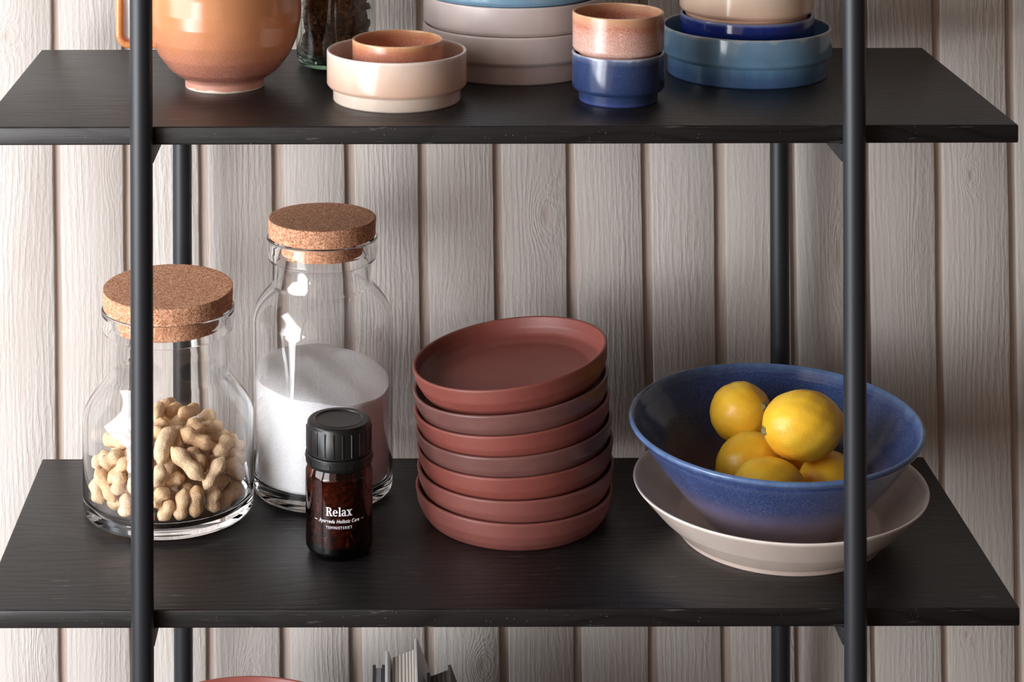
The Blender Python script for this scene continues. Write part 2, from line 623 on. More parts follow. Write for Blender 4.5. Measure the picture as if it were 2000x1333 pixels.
# stack of three wide bowls behind
G_GREY = glaze('grey_pink_glaze', [(0.0, srgb(194, 178, 173)), (0.5, srgb(200, 185, 181)), (0.94, srgb(204, 191, 187)), (1.0, srgb(220, 208, 202))], .0468, rough=.28, wob=.001, spk=srgb(186, 168, 164), spk_amt=.25)
wide = stepped_bowl(.0895, .0468, .0836, .0186, .0036, .0096)
SG = 'wide stepped bowls stacked behind the cups'
pot('serving_bowl', 'wide grey pink bowl with stepped foot, lowest of the stack behind the cups', 'bowl', (.1205, .2444, ztop), wide, G_GREY, SG)
pot('serving_bowl', 'wide grey pink bowl in the middle of the stack, directly under the light blue bowl', 'bowl', (.1210, .2444, ztop + .0288), wide, G_GREY, SG)
G_SKY = glaze('light_blue_glaze', [(0.0, srgb(96, 134, 160)), (0.3, srgb(112, 150, 176)), (0.6, srgb(128, 164, 188)), (1.0, srgb(160, 188, 204))], .0468, rough=.15, spk=srgb(150, 180, 200), spk_amt=.4, streak=.003)
pot('serving_bowl', 'light blue glossy bowl topping the stack of wide grey pink bowls', 'bowl', (.1190, .2444, ztop + .0576), wide, G_SKY, SG)

# blue-grey dish with a cobalt bowl and a beige bowl stacked in it
G_BGREY = glaze('blue_grey_glaze', [(0.0, srgb(84, 116, 168)), (0.18, srgb(86, 122, 168)), (0.34, srgb(104, 148, 186)), (0.42, srgb(118, 160, 192)), (0.6, srgb(110, 148, 178)), (0.93, srgb(118, 150, 174)), (1.0, srgb(166, 176, 180))],
                .0470, wob=.0015, streak=.006, rough=.12, spk=srgb(134, 164, 186), spk_amt=.3)
dish_prof = stepped_bowl(.0835, .0475, .0785, .0190, .0034, .0120)
pot('serving_dish', 'wide glossy blue grey dish holding a cobalt blue bowl', 'dish', (.3518, .2204, ztop), dish_prof, G_BGREY)
pot('stoneware_bowl', 'deep cobalt blue bowl standing in the blue grey dish', 'bowl', (.3520, .2204, ztop + .0124), bowl_prof,
    glaze('deep_cobalt_glaze', [(0.0, srgb(22, 36, 100)), (0.7, srgb(24, 40, 112)), (0.92, srgb(30, 48, 122)), (1.0, srgb(130, 142, 180))], .0468, rough=.1, wob=.001))
G_BEIGE = glaze('beige_glaze', [(0.0, srgb(222, 190, 166)), (0.26, srgb(214, 172, 146)), (0.42, srgb(224, 194, 170)), (1.0, srgb(236, 214, 196))], .0468, rough=.14, wob=.001)
pot('stoneware_bowl', 'beige bowl stacked on top of the deep cobalt blue bowl', 'bowl', (.3515, .2204, ztop + .0496), bowl_prof, G_BEIGE)

# ------------------------------------------------------------------ orange jug
G_JUG = glaze('amber_to_pink_glaze', [(0.0, srgb(238, 222, 206)), (0.012, srgb(236, 218, 200)), (0.02, srgb(206, 150, 132)), (0.07, srgb(200, 142, 124)), (0.10, srgb(158, 98, 84)), (0.2, srgb(172, 110, 90)),
                                       (0.36, srgb(184, 120, 86)), (0.6, srgb(194, 130, 88)), (1.0, srgb(198, 138, 96))],
              .125, wob=.004, spk=srgb(232, 186, 166), spk_amt=.5, spk_scale=900, spk_lo=.5, spk_hi=.68, rough=.2, band=[(0, .3), (.08, 1), (.35, .6), (.6, .15), (1, .05)])
jug = thing('jug', 'round orange glazed stoneware jug with a small foot and side handle', 'jug', (-.1620, .1664, ZU))
jp = [(0, .0015), (.032, .0015, .001), (.0335, 0, .001), (.0376, 0, .0006), (.0382, .0012, .0006), (.0382, .0066, .0016), (.0392, .0085, .002), (.0460, .0125, .004), (.0527, .0180, .006), (.0634, .0319, .012), (.0702, .0475, .012),
      (.0736, .0648, .012), (.0741, .0769, .012), (.0728, .0930, .012), (.0680, .1100, .012), (.0590, .1230, .012), (.0500, .1320, .008), (.0475, .1420, .006), (.0478, .1560, .001),
      (.0450, .1560, .001), (.0448, .1420, .004), (.0560, .1215, .01), (.0695, .0930, .01), (.0702, .0650, .01), (.0600, .0330, .012), (.0450, .0160, .01), (.025, .0100, .005), (0, .0100)]
link('body', lathe('jug_body', fillet(jp, 6), 160, 50), G_JUG, jug)


def handle_mesh():
    # squared loop of a rounded rectangular section, in the plane facing the viewer
    path = []
    corner = [(-.0600, .0405), (-.1010, .0405), (-.1010, .1120), (-.0600, .1120)]
    rad = .012
    path.append(Vector((corner[0][0], 0, corner[0][1])))
    for i in (1, 2):
        P = Vector((corner[i][0], 0, corner[i][1]))
        A = Vector((corner[i - 1][0], 0, corner[i - 1][1])); B = Vector((corner[i + 1][0], 0, corner[i + 1][1]))
        s = P + (A - P).normalized() * rad; e = P + (B - P).normalized() * rad
        for k in range(9):
            f = k / 8
            path.append(s * (1 - f) ** 2 + P * 2 * f * (1 - f) + e * f * f)
    path.append(Vector((corner[3][0], 0, corner[3][1])))
    bm = bmesh.new()
    rings = []
    sec = []
    for k in range(20):
        a = 2 * PI * k / 20
        c, s = math.cos(a), math.sin(a)
        sec.append((.0040 * math.copysign(abs(c) ** .6, c), .0095 * math.copysign(abs(s) ** .6, s)))
    for i, p in enumerate(path):
        t = (path[min(i + 1, len(path) - 1)] - path[max(i - 1, 0)]).normalized()
        nrm = Vector((0, 1, 0)).cross(t).normalized()
        rings.append([bm.verts.new(p + nrm * a + Vector((0, b, 0))) for a, b in sec])
    for a, b in zip(rings[:-1], rings[1:]):
        for k in range(20):
            bm.faces.new((a[k], a[(k + 1) % 20], b[(k + 1) % 20], b[k]))
    bm.faces.new(rings[0]); bm.faces.new(rings[-1])
    return finish(bm, 'jug_handle', True, 50)


link('handle', handle_mesh(), glaze('handle_amber_glaze', [(0, srgb(196, 124, 76)), (1, srgb(206, 140, 88))], .125, spk=srgb(232, 190, 140), spk_amt=.35, rough=.2, bump=.2), jug)

# ------------------------------------------------------------------ glass jars
M_GLASS = mat_glass('clear_glass', (.985, .99, .99, 1), 0.0, 1.48)
M_GREEN_GLASS = mat_glass('greenish_glass', (.97, .99, .975, 1), 0.0, 1.5, (.55, .85, .68, 1), 28)
M_CORK = mat_cork('pressed_cork')


def jar_profile(R, shoulder, zneck, rn, zlip0, zlip1, rl, t=.0028, base=.010):
    """outer wall up, lip, inner wall down; a thick bottom"""
    out = [(0, .0012), (R - .020, .0008, .004), (R - .010, 0, .003), (R - .001, .0018, .006), (R, .010, .004)] + [(r, z, 0) for r, z in shoulder] + [(rn, zneck, 0), (rn, zlip0 - .001, .0008), (rl - .002, zlip0, .0016), (rl, (zlip0 + zlip1) / 2, .006), (rl - .0005, zlip1 - .001, .0022), (rl - .0045, zlip1, .001)]
    inn = [(rn - t + .001, zlip1 - .004, .002), (rn - t, zlip0 - .004, .003), (rn - t, zneck - .0006, 0)] + [(r - t * .95, z - .0008, 0) for r, z in reversed(shoulder)] + [(R - t, base + .008, .007), (R - t - .010, base, .006), (R * .5, base + .0006, .002), (0, base + .001)]
    return fillet(out + inn, 8)


def shoulder(R, rn, z0, z1, k, n=16):
    out = []
    for i in range(n + 1):
        t = (1 - i / n)
        out.append((i / n, t))
    pts = []
    for f, t in out:                       # from the full body up to the neck
        q = t ** k
        s = q * q * (3 - 2 * q)
        pts.append((rn + (R - rn) * s, z0 + (z1 - z0) * f))
    return pts[:-1]


def cork(jar, r, plug, z0, z1, zp, rot):
    prof = fillet([(0, zp - z0), (plug - .002, zp - z0, .001), (plug, -.0006, .0004), (plug, 0, .0003), (r - .0004, 0, .0008), (r, z1 - z0, .0009), (r - .004, z1 - z0), (r - .009, z1 - z0), (0, z1 - z0)], 4)
    bm = lathe_bm(prof, 220)
    for v in bm.verts:
        rr = math.hypot(v.co.x, v.co.y)
        if rr > r - .0005:
            k = 1 + random.uniform(-.0035, .0028)
            v.co.x *= k; v.co.y *= k
            v.co.z += random.uniform(-.00018, .00018)
    me = finish(bm, 'cork_lid', True, 35)
    return link('cork_lid', me, M_CORK, jar, (0, 0, z0), rot)


PJX, PJY = -.2230, .2195
pj = thing('storage_jar', 'wide short glass jar with cork lid, half full of peanuts, behind the left post', 'jar', (PJX, PJY, ZL))
link('glass_body', lathe('peanut_jar_glass', jar_profile(.0845, shoulder(.0845, .0607, .0893, .1350, .82), .1350, .0607, .1770, .2000, .0664), 192, 60), M_GLASS, pj)
cork(pj, .0643, .0545, .2006, .2186, .1835, (math.radians(2.2), 0, 0))

SJX, SJY = -.0716, .2650
sj = thing('storage_jar', 'tall glass jar with cork lid, half full of white sugar', 'jar', (SJX, SJY, ZL))
link('glass_body', lathe('sugar_jar_glass', jar_profile(.0711, shoulder(.0711, .0487, .1690, .2085, .56), .2085, .0487, .2330, .2560, .0568), 192, 60), M_GLASS, sj)
cork(sj, .0545, .0445, .2560, .2740, .2400, (math.radians(-.6), 0, 0))


def sugar_mesh():
    R, z0 = .0676, .0113
    bm = bmesh.new()
    segs, rr = 120, 36
    def top(x, y):
        u = x / R; w = y / R
        return .1155 - .0060 * u + .0055 * w + .010 * max(0, 1 - u * u - w * w) ** .8 - .004 * math.exp(-((u - .35) ** 2 + (w + .5) ** 2) * 4) + .0012 * math.sin(7 * u + 2) * math.cos(6 * w)
    grid = [[bm.verts.new((0, 0, top(0, 0)))]]
    for i in range(1, rr + 1):
        r = R * i / rr
        grid.append([bm.verts.new((r * math.cos(2 * PI * k / segs), r * math.sin(2 * PI * k / segs), top(r * math.cos(2 * PI * k / segs), r * math.sin(2 * PI * k / segs)))) for k in range(segs)])
    side = []
    for r, z in ((R, .0225), (R - .0026, .0176), (R - .0076, .0135), (R - .0126, .0121), (0, .0121)):
        side.append([bm.verts.new((0, 0, z))] if r == 0 else [bm.verts.new((r * math.cos(2 * PI * k / segs), r * math.sin(2 * PI * k / segs), z)) for k in range(segs)])
    rows = grid + side
    for a, b in zip(rows[:-1], rows[1:]):
        for k in range(segs):
            k2 = (k + 1) % segs
            if len(a) == 1:
                bm.faces.new((a[0], b[k], b[k2]))
            elif len(b) == 1:
                bm.faces.new((a[k], b[0], a[k2]))
            else:
                bm.faces.new((a[k], a[k2], b[k2], b[k]))
    return finish(bm, 'sugar', True, 50)


sg = link('sugar', sugar_mesh(), mat_sugar(), None, (SJX, SJY, ZL))
tag(sg, 'white granulated sugar heaped inside the tall cork-lidded glass jar', 'sugar', kind='stuff')

# jar of dried brown flakes on the upper shelf
DJX, DJY = -.0570, .2646
dj = thing('storage_jar', 'greenish glass jar full of dried brown flakes between the jug and the cream bowl', 'jar', (DJX, DJY, ZU))
dprof = fillet([(0, .002), (.026, .002, .002), (.030, 0, .002), (.037, .001, .004), (.0402, .008, .006), (.0400, .150, .01), (.033, .165, .008), (.033, .185, .001), (.030, .185, .001), (.030, .164, .006), (.0372, .149, .01), (.0374, .012, .006), (.030, .006, .004), (0, .006)], 6)
link('glass_body', lathe('dried_jar_glass', dprof, 128, 60), M_GREEN_GLASS, dj)
link('lid', lathe('dried_jar_lid', fillet([(0, .1855), (.0345, .1855, .001), (.0345, .200, .002), (0, .200)]), 96), M_METAL, dj)


def flakes_mesh(name, R, z0, z1, count, size, core):
    base = bmesh.new()
    bmesh.ops.create_icosphere(base, subdivisions=2, radius=1.0)
    bv = np.array([v.co[:] for v in base.verts]); bf = np.array([[v.index for v in f.verts] for f in base.faces])
    base.free()
    V, F = [], []
    n = 0
    for i in range(count):
        a = rng.uniform(0, 2 * PI)
        r = R * math.sqrt(rng.uniform(.55, 1.0)) - size * .5
        z = rng.uniform(z0 + size * .4, z1)
        s = size * rng.uniform(.6, 1.25)
        sc = np.array([s, s * rng.uniform(.5, .9), s * rng.uniform(.16, .4)]) * .5
        v = bv * sc
        v = v + .28 * sc * np.sin(bv[:, [1, 2, 0]] * rng.uniform(2, 5, 3) + rng.uniform(0, 6, 3))
        v[:, 2] += (v[:, 0] ** 2) / s * rng.uniform(-1.2, 1.2)
        M = np.array(Euler(rng.uniform(0, 6.28, 3)).to_matrix())
        v = v @ M.T + np.array([r * math.cos(a), r * math.sin(a), z])
        rr = np.hypot(v[:, 0], v[:, 1]); k = np.minimum(1, (R) / np.maximum(rr, 1e-9))
        v[:, 0] *= k; v[:, 1] *= k
        v[:, 2] = np.maximum(v[:, 2], z0 + np.maximum(0, np.hypot(v[:, 0], v[:, 1]) - R * .72) * .85)
        V.append(v); F.append(bf + n); n += len(bv)
    # packed middle
    seg = 48
    rc = R - core
    ring = [[rc * math.cos(2 * PI * k / seg), rc * math.sin(2 * PI * k / seg)] for k in range(seg)]
    cv = np.array([[x, y, z0 + .005] for x, y in ring] + [[x, y, z1] for x, y in ring] + [[0, 0, z0 + .005], [0, 0, z1]])
    cf = []
    for k in range(seg):
        k2 = (k + 1) % seg
        cf += [[k, k2, seg + k2], [k, seg + k2, seg + k], [2 * seg, k2, k], [2 * seg + 1, seg + k, seg + k2]]
    V.append(cv); F.append(np.array(cf) + n)
    V = np.concatenate(V); F = np.concatenate(F)
    me = bpy.data.meshes.new(name)
    me.from_pydata(V.tolist(), [], F.tolist())
    me.polygons.foreach_set('use_smooth', [True] * len(me.polygons))
    return me


df = link('dried_flakes', flakes_mesh('dried_flakes', .0366, .0075, .148, 1500, .0085, .007),
          mat_flakes('dried_brown_flakes', srgb(52, 32, 20), srgb(104, 66, 40), srgb(158, 112, 74)), None, (DJX, DJY, ZU))
tag(df, 'dried brown flakes filling the greenish glass jar on the upper shelf', 'dried food', kind='stuff')

# ------------------------------------------------------------------ peanuts
PN_R_IN, PN_Z0 = .0800, .0120


def heap_z(x, y):
    rho = math.hypot(x, y)
    return .096 - .034 * (rho / .07) ** 2


def heap_point(u, v, push=0.0):
    """where the sight line through (u, v) meets the heap, then a little further in"""
    a, b = ray(u, v)
    y = PJY - .085
    while y < PJY + .075:
        x = a * (DIST + y) - PJX
        z = ZC + b * (DIST + y) - ZL
        yy = y - PJY
        if math.hypot(x, yy) < PN_R_IN - .0015 and z < heap_z(x, yy):
            break
        y += .0004
    y += push
    return Vector((a * (DIST + y) - PJX, y - PJY, ZC + b * (DIST + y) - ZL))


def pxy(x, y):
    return 150 + x / 4.04, 750 + y / 4.04


# tip to tip in the close view of the jar, depth behind the front layer (m), thickness factor
PN = [((620, 315), (868, 135), 0, 1.1), ((600, 330), (640, 175), .004, .9), ((665, 175), (765, 125), .012, 1), ((805, 285), (960, 205), .004, .95),
      ((985, 262), (1130, 280), .006, .9), ((1120, 255), (1195, 285), .016, .9), ((1000, 330), (1150, 400), .007, .9), ((905, 300), (1000, 430), .003, 1),
      ((1210, 275), (1325, 400), .003, 1), ((760, 325), (600, 715), 0, 1.08), ((825, 315), (800, 545), .005, 1), ((825, 410), (1095, 550), 0, 1.05),
      ((1040, 470), (1250, 375), .002, 1.05), ((1085, 660), (1185, 500), 0, 1.1), ((860, 530), (985, 675), .003, 1.02), ((955, 720), (1070, 590), .012, 1.05),
      ((735, 560), (1015, 855), 0, 1.08), ((1120, 680), (960, 945), 0, 1), ((1240, 430), (1345, 520), .002, 1), ((1205, 560), (1345, 610), .001, 1),
      ((1210, 665), (1320, 790), .001, 1.05), ((670, 830), (870, 765), .008, .95), ((595, 910), (680, 725), .001, .95), ((600, 1010), (725, 885), 0, 1.05),
      ((825, 840), (755, 1095), 0, 1.05), ((915, 855), (895, 1135), 0, 1.08), ((1035, 935), (1040, 1115), 0, 1.05), ((1105, 1060), (1300, 885), 0, 1.05),
      ((1080, 915), (1205, 730), .009, 1), ((1170, 900), (1290, 800), .007, 1), ((590, 450), (650, 350), .006, 1), ((590, 1140), (660, 1030), 0, .95),
      ((155, 490), (250, 375), .002, 1), ((185, 500), (410, 560), 0, 1.05), ((125, 640), (230, 565), .004, 1), ((235, 650), (335, 585), .004, 1.0),
      ((105, 735), (250, 640), .007, 1), ((410, 610), (255, 815), 0, 1.02), ((165, 680), (325, 965), 0, 1.02), ((110, 770), (160, 1010), .003, 1),
      ((185, 1020), (400, 985), 0, 1), ((390, 970), (410, 820), .001, 1), ((400, 1115), (405, 980), 0, 1), ((430, 700), (565, 640), .002, 1), ((430, 830), (560, 905), .002, 1),
      ((440, 440), (570, 500), .003, 1), ((430, 330), (575, 300), .006, 1), ((450, 1020), (580, 1080), .001, 1), ((440, 560), (550, 610), .005, 1), ((470, 760), (575, 800), .006, 1),
      ((300, 430), (420, 480), .012, 1), ((330, 900), (420, 780), .010, 1), ((640, 640), (780, 700), .014, 1), ((760, 640), (700, 760), .016, .95), ((1180, 640), (1090, 740), .010, 1),
      ((900, 900), (820, 820), .012, 1), ((980, 430), (1080, 520), .014, 1), ((690, 420), (620, 360), .014, 1), ((1130, 340), (1230, 310), .012, 1), ((700, 960), (780, 880), .010, 1)]
pn = []
for (a, b, push, k) in PN:
    p = heap_point(*pxy(*a), push); q = heap_point(*pxy(*b), push)
    d = q - p
    if d.length < 1e-4:
        d = Vector((0, .01, .004))
    L = min(max(d.length, .024), .045)
    c = (p + q) / 2
    # sink by the nut's own radius, away from the viewer and the glass
    c += Vector((-c.x * .05, .0052, -.002))
    pn.append([np.array(c), np.array(d.normalized()), L, .0076 * k, 1.0])
for i in range(34):                       # the rest of the heap, behind those
    a = rng.uniform(0, 2 * PI); r = .066 * math.sqrt(rng.uniform(0, 1))
    x, y = r * math.cos(a), r * math.sin(a)
    z = rng.uniform(.02, max(.03, heap_z(x, y) - .014))
    if y < -.02 and r > .045:
        y += .03
    d = rng.normal(0, 1, 3); d[2] *= .5; d /= np.linalg.norm(d)
    pn.append([np.array((x, y, z)), d, rng.uniform(.028, .038), .0076 * rng.uniform(.92, 1.08), 6.0])
TS = (-.36, -.12, .12, .36)
for it in range(70):
    P = np.array([[n[0] + n[1] * n[2] * .92 * t for t in TS] for n in pn])      # (N,4,3)
    R = np.array([n[3] * .84 for n in pn])
    mob = np.array([n[4] for n in pn])
    N = len(pn)
    flat = P.reshape(-1, 3); own = np.repeat(np.arange(N), 4)
    D = flat[:, None, :] - flat[None, :, :]
    dist = np.linalg.norm(D, axis=2)
    need = R[own][:, None] + R[own][None, :]
    pen = np.where(own[:, None] == own[None, :], 0, np.maximum(0, need - dist))
    dirn = D / np.maximum(dist, 1e-6)[:, :, None]
    w = mob[own][:, None] / (mob[own][:, None] + mob[own][None, :])
    push = (dirn * (pen * w)[:, :, None]).sum(1).reshape(N, 4, 3)
    mv = push.mean(1) * .9
    rot = np.cross(P - P.mean(1, keepdims=True), push).sum(1)
    for i, n in enumerate(pn):
        n[0] = n[0] + mv[i]
        n[1] = n[1] + np.cross(rot[i], n[1]) * 260 * .25
        n[1] /= np.linalg.norm(n[1])
        lo = hi = 0
        ex = [n[0] + n[1] * n[2] * .92 * t for t in TS]
        zmin = min(e[2] for e in ex) - n[3]
        if zmin < PN_Z0:
            n[0][2] += (PN_Z0 - zmin)
        far = max(ex, key=lambda e: math.hypot(e[0], e[1]))
        rr = math.hypot(far[0], far[1]) + n[3]
        if rr > PN_R_IN:
            n[0][:2] -= far[:2] / math.hypot(far[0], far[1]) * (rr - PN_R_IN)


def peanut_mesh(i):
    """two (or three) swollen lobes with a waist, lightly bent, unit half-length 1 along z"""
    lobes = [(-.48, .98, .50), (.48, .93, .50)] if i % 4 else [(-.60, .9, .38), (0, .97, .36), (.60, .88, .38)]
    bm = bmesh.new()
    rows, segs, nz = [], 28, 40
    for j in range(nz + 1):
        t = -1 + 2 * j / nz
        r = 0
        for c, a, w in lobes:
            q = (t - c) / w
            r = max(r, 0) + a * math.exp(-q * q * .95) * (1 if True else 0)
        r *= max(0, 1 - abs(t) ** 5.5) ** .5
        r = min(r, 1.04)
        if j in (0, nz):
            rows.append([bm.verts.new((.10 * math.sin(i * 2.1), 0, t * (1.0)))])
            continue
        row = []
        bend = .42 * (t * t - .3) * math.cos(i * 1.7)
        for k in range(segs):
            a = 2 * PI * k / segs
            rr = r * (1 + .02 * math.sin(8 * a + i + 2 * t) + .02 * math.sin(3 * a + 2 * i + 3 * t))
            row.append(bm.verts.new((rr * math.cos(a) + bend, rr * .94 * math.sin(a), t)))
        rows.append(row)
    for a, b in zip(rows[:-1], rows[1:]):
        for k in range(segs):
            k2 = (k + 1) % segs
            if len(a) == 1:
                bm.faces.new((a[0], b[k], b[k2]))
            elif len(b) == 1:
                bm.faces.new((a[k], b[0], a[k2]))
            else:
                bm.faces.new((a[k], a[k2], b[k2], b[k]))
    return bm


M_PEANUT = mat_peanut()
PN_LABEL = {9: 'long pale peanut standing upright right beside the left post in the jar',
            11: 'pale two-lobed peanut lying across the upper right of the heap in the jar',
            16: 'long slanting peanut in the middle of the heap, pointing down to the right',
            24: 'left of the two upright peanuts side by side at the bottom front of the heap',
            25: 'right of the two upright peanuts side by side at the bottom front of the heap',
            27: 'dark shaded peanut lying at the lower right bottom of the glass jar',
            40: 'peanut lying flat at the lower left bottom of the glass jar'}
pn_base = {}
for i, n in enumerate(pn):
    var = 0 if i == 9 else (i % 8 if i % 8 else 1)
    axis = Vector(n[1])
    rot = axis.to_track_quat('Z', 'Y').to_matrix() @ Matrix.Rotation(i * 1.3, 3, 'Z')
    # mesh data at true size for each of a few length classes, so copies keep unit scale
    lc = round(n[2] / .004); rc = round(n[3] / .0004)
    key = (var, lc, rc)
    if key not in pn_base:
        bm = peanut_mesh(var)
        for v in bm.verts:
            v.co.x *= rc * .0004; v.co.y *= rc * .0004; v.co.z *= lc * .004 / 2
        me = finish(bm, 'peanut', True, 80)
        me.materials.append(M_PEANUT)
        pn_base[key] = me
    o = bpy.data.objects.new('peanut', pn_base[key])
    C.objects.link(o)
    o.location = Vector(n[0]) + Vector((PJX, PJY, ZL))
    o.rotation_euler = rot.to_euler()
    tag(o, PN_LABEL.get(i, 'peanut in its pale shell within the heap inside the cork-lidded jar'), 'peanut', 'peanuts heaped in the glass jar')

# ------------------------------------------------------------------ amber bottle
BX, BY = -.0513, .1211
bt = thing('amber_bottle', 'small amber glass bottle with a black screw cap and white lettering', 'bottle', (BX, BY, ZL))
BR = .0318
bprof = fillet([(0, .002), (.020, .0018, .002), (.024, 0, .002), (.0275, .0008, .004), (BR, .0075, .008), (BR, .0770, .007), (.0285, .0850, .004), (.0270, .0880, .002), (.0270, .1100, .001),
                (.0240, .1100, .001), (.0240, .0870, .004), (BR - .0022, .0760, .007), (BR - .0022, .0100, .007), (.022, .0050, .004), (0, .0050)], 8)
M_AMBER = mat_glass('amber_glass', (.95, .80, .66, 1), 0.0, 1.5, (.46, .15, .045, 1), 640)
body = link('glass_body', lathe('amber_glass_body', bprof, 144, 60), M_AMBER, bt)
M_CAP = mat_plain('black_moulded_plastic', srgb(24, 23, 24), 0.32, bump=0.15, bscale=700)


def cap_fn(r, z, a):
    if r > .0300 and .0125 < z < .0345:
        k = (a * 22 / (2 * PI)) % 1.0
        if k < .14:
            return r + .0007
    return r


cap_prof = fillet([(.0265, .0105), (.0300, .0105), (.0306, .0110), (.0306, .0124), (.0304, .0126), (.0304, .0340), (.0300, .0346), (.0298, .0375, .0012), (.0285, .0392, .0015), (.0232, .0392, .0004),
                   (.0226, .0397, .0004), (.0220, .0385, .0004), (0, .0385)], 5)
capo = link('screw_cap', lathe('screw_cap', [(0, .0105)] + cap_prof, 308, 35, cap_fn), M_CAP, bt, (0, 0, .0848))


def ring_fn(r, z, a):
    return r


ring_prof = fillet([(.0275, 0), (.0308, 0, .0008), (.0317, .0030, .001), (.0317, .0104, .001), (.0310, .0112, .0005), (.0275, .0112)], 4)
bm = lathe_bm(ring_prof, 144, None, True)
# notches of the tamper band: small bridging teeth
for k in range(9):
    a = 2 * PI * (k + .2) / 9
    Mx = Matrix.Rotation(a, 4, 'Z')
    vs = box_bm(bm, .0300, .0321, -.0042, .0042, .0035, .0072)
    for v in vs:
        v.co = Mx @ v.co
link('tamper_ring', finish(bm, 'tamper_ring', True, 40), M_CAP, bt, (0, 0, .0838))

tea = link('loose_tea', flakes_mesh('loose_tea', BR - .0028, .0056, .0700, 420, .0100, .004),
           mat_flakes('reddish_tea_leaves', srgb(46, 22, 13), srgb(92, 48, 29), srgb(168, 92, 58)), None, (BX, BY, ZL))
tag(tea, 'loose reddish brown tea leaves seen through the amber glass bottle', 'tea', kind='stuff')

M_INK = mat_plain('white_print', srgb(232, 232, 235), 0.6)


def text_geo(s, size, bold=0.0, shear=0.0, spacing=1.0):
    cu = bpy.data.curves.new('lettering', 'FONT')
    cu.body = s
    cu.size = size
    cu.offset = bold
    cu.shear = shear
    cu.space_character = spacing
    cu.align_x = 'CENTER'
    cu.resolution_u = 4
    o = bpy.data.objects.new('lettering_source', cu)
    C.objects.link(o)
    bpy.context.view_layer.update()
    dg = bpy.context.evaluated_depsgraph_get()
    me = bpy.data.meshes.new_from_object(o.evaluated_get(dg))
    bpy.data.objects.remove(o)
    bpy.data.curves.remove(cu)
    return me


def wrap(me, radius, width=None, extra=()):
    """bend flat letters round the bottle; they get a hair of thickness"""
    bm = bmesh.new()
    bm.from_mesh(me)
    xs = [v.co.x for v in bm.verts]
    cx = (min(xs) + max(xs)) / 2
    k = width / (max(xs) - min(xs)) if width else 1.0
    for v in bm.verts:
        v.co.x = (v.co.x - cx) * k
    for (x0, x1, y0, y1) in extra:
        q = [bm.verts.new(p) for p in ((x0, y0, 0), (x1, y0, 0), (x1, y1, 0), (x0, y1, 0))]
        bm.faces.new(q)
    bmesh.ops.triangulate(bm, faces=bm.faces[:])
    geo = bmesh.ops.extrude_face_region(bm, geom=bm.faces[:])
    for e in geo['geom']:
        if isinstance(e, bmesh.types.BMVert):
            e.co.z += .00012
    for v in bm.verts:
        a = v.co.x / radius
        r = radius + .00003 + v.co.z
        v.co = Vector((math.sin(a) * r, -math.cos(a) * r, v.co.y))
    return finish(bm, 'lettering', False)


FACE = math.radians(1.5)


def letter(name, me, z):
    bpy.context.view_layer.update()
    return link(name, me, M_INK, body, (0, 0, z), (0, 0, FACE))


# heavy slab-serif word, narrow strokes thickened; serifs added as small bars
def relax_mesh():
    T = .00135                                     # thick stroke
    t = .00062                                     # thin stroke and serif height
    X = .0059                                      # x-height
    CAPH = .0080
    polys = []

    def bar(x0, x1, y0, y1):
        polys.append([(x0, y0), (x1, y0), (x1, y1), (x0, y1)])

    def quad(*p):
        polys.append(list(p))

    def arc(cx, cy, rx, ry, a0, a1, wx, wy, n=14):
        for i in range(n):
            p = math.radians(a0 + (a1 - a0) * i / n); q = math.radians(a0 + (a1 - a0) * (i + 1) / n)
            polys.append([(cx + rx * math.cos(p), cy + ry * math.sin(p)), (cx + rx * math.cos(q), cy + ry * math.sin(q)),
                          (cx + (rx - wx) * math.cos(q), cy + (ry - wy) * math.sin(q)), (cx + (rx - wx) * math.cos(p), cy + (ry - wy) * math.sin(p))])
    # R
    x = 0
    bar(x + .0006, x + .0006 + T * 1.15, 0, CAPH); bar(x, x + .0029, 0, t); bar(x, x + .0032, CAPH - t, CAPH)
    arc(x + .0030, CAPH - .0021, .0023, .0021, -90, 90, T * 1.1, t)
    bar(x + .0018, x + .0032, CAPH - .0042, CAPH - .0042 + t)
    quad((x + .0028, CAPH - .0040), (x + .0044, CAPH - .0042), (x + .0058, t * .6), (x + .0042, 0))
    bar(x + .0040, x + .0064, 0, t)
    # e
    x = .0066
    arc(x + .0024, X / 2, .0024, X / 2, 40, 318, T, t, 22)
    arc(x + .0024, X / 2, .0024, X / 2, -2, 45, T, t, 6)
    bar(x + .0010, x + .0046, X * .47, X * .47 + t)
    # l
    x = .0119
    bar(x + .0006, x + .0006 + T, 0, CAPH + .0003); bar(x, x + .0027, 0, t); bar(x, x + .0010, CAPH + .0003 - t, CAPH + .0003)
    # a
    x = .0149
    bar(x + .0026, x + .0026 + T, t * .5, X * .72); arc(x + .0020, X - .0018, .00195, .0018, 0, 165, T * .95, t)
    arc(x + .0019, .0017, .0019, .0017, 70, 300, T, t, 16); bar(x + .0018, x + .0030, X * .50, X * .50 + t)
    bar(x + .0030, x + .0048, 0, t)
    # x
    x = .0198
    quad((x + .0004, X), (x + .0021, X), (x + .0050, 0), (x + .0033, 0))
    quad((x + .0040, X), (x + .0047, X), (x + .0014, 0), (x + .0007, 0))
    bar(x, x + .0026, X - t, X); bar(x + .0033, x + .0054, X - t, X); bar(x - .0001, x + .0021, 0, t); bar(x + .0028, x + .0055, 0, t)
    bm = bmesh.new()
    for i, p in enumerate(polys):
        bm.faces.new([bm.verts.new((a, b, 0)) for a, b in p])
    me = bpy.data.meshes.new('lettering')
    bm.to_mesh(me); bm.free()
    return me


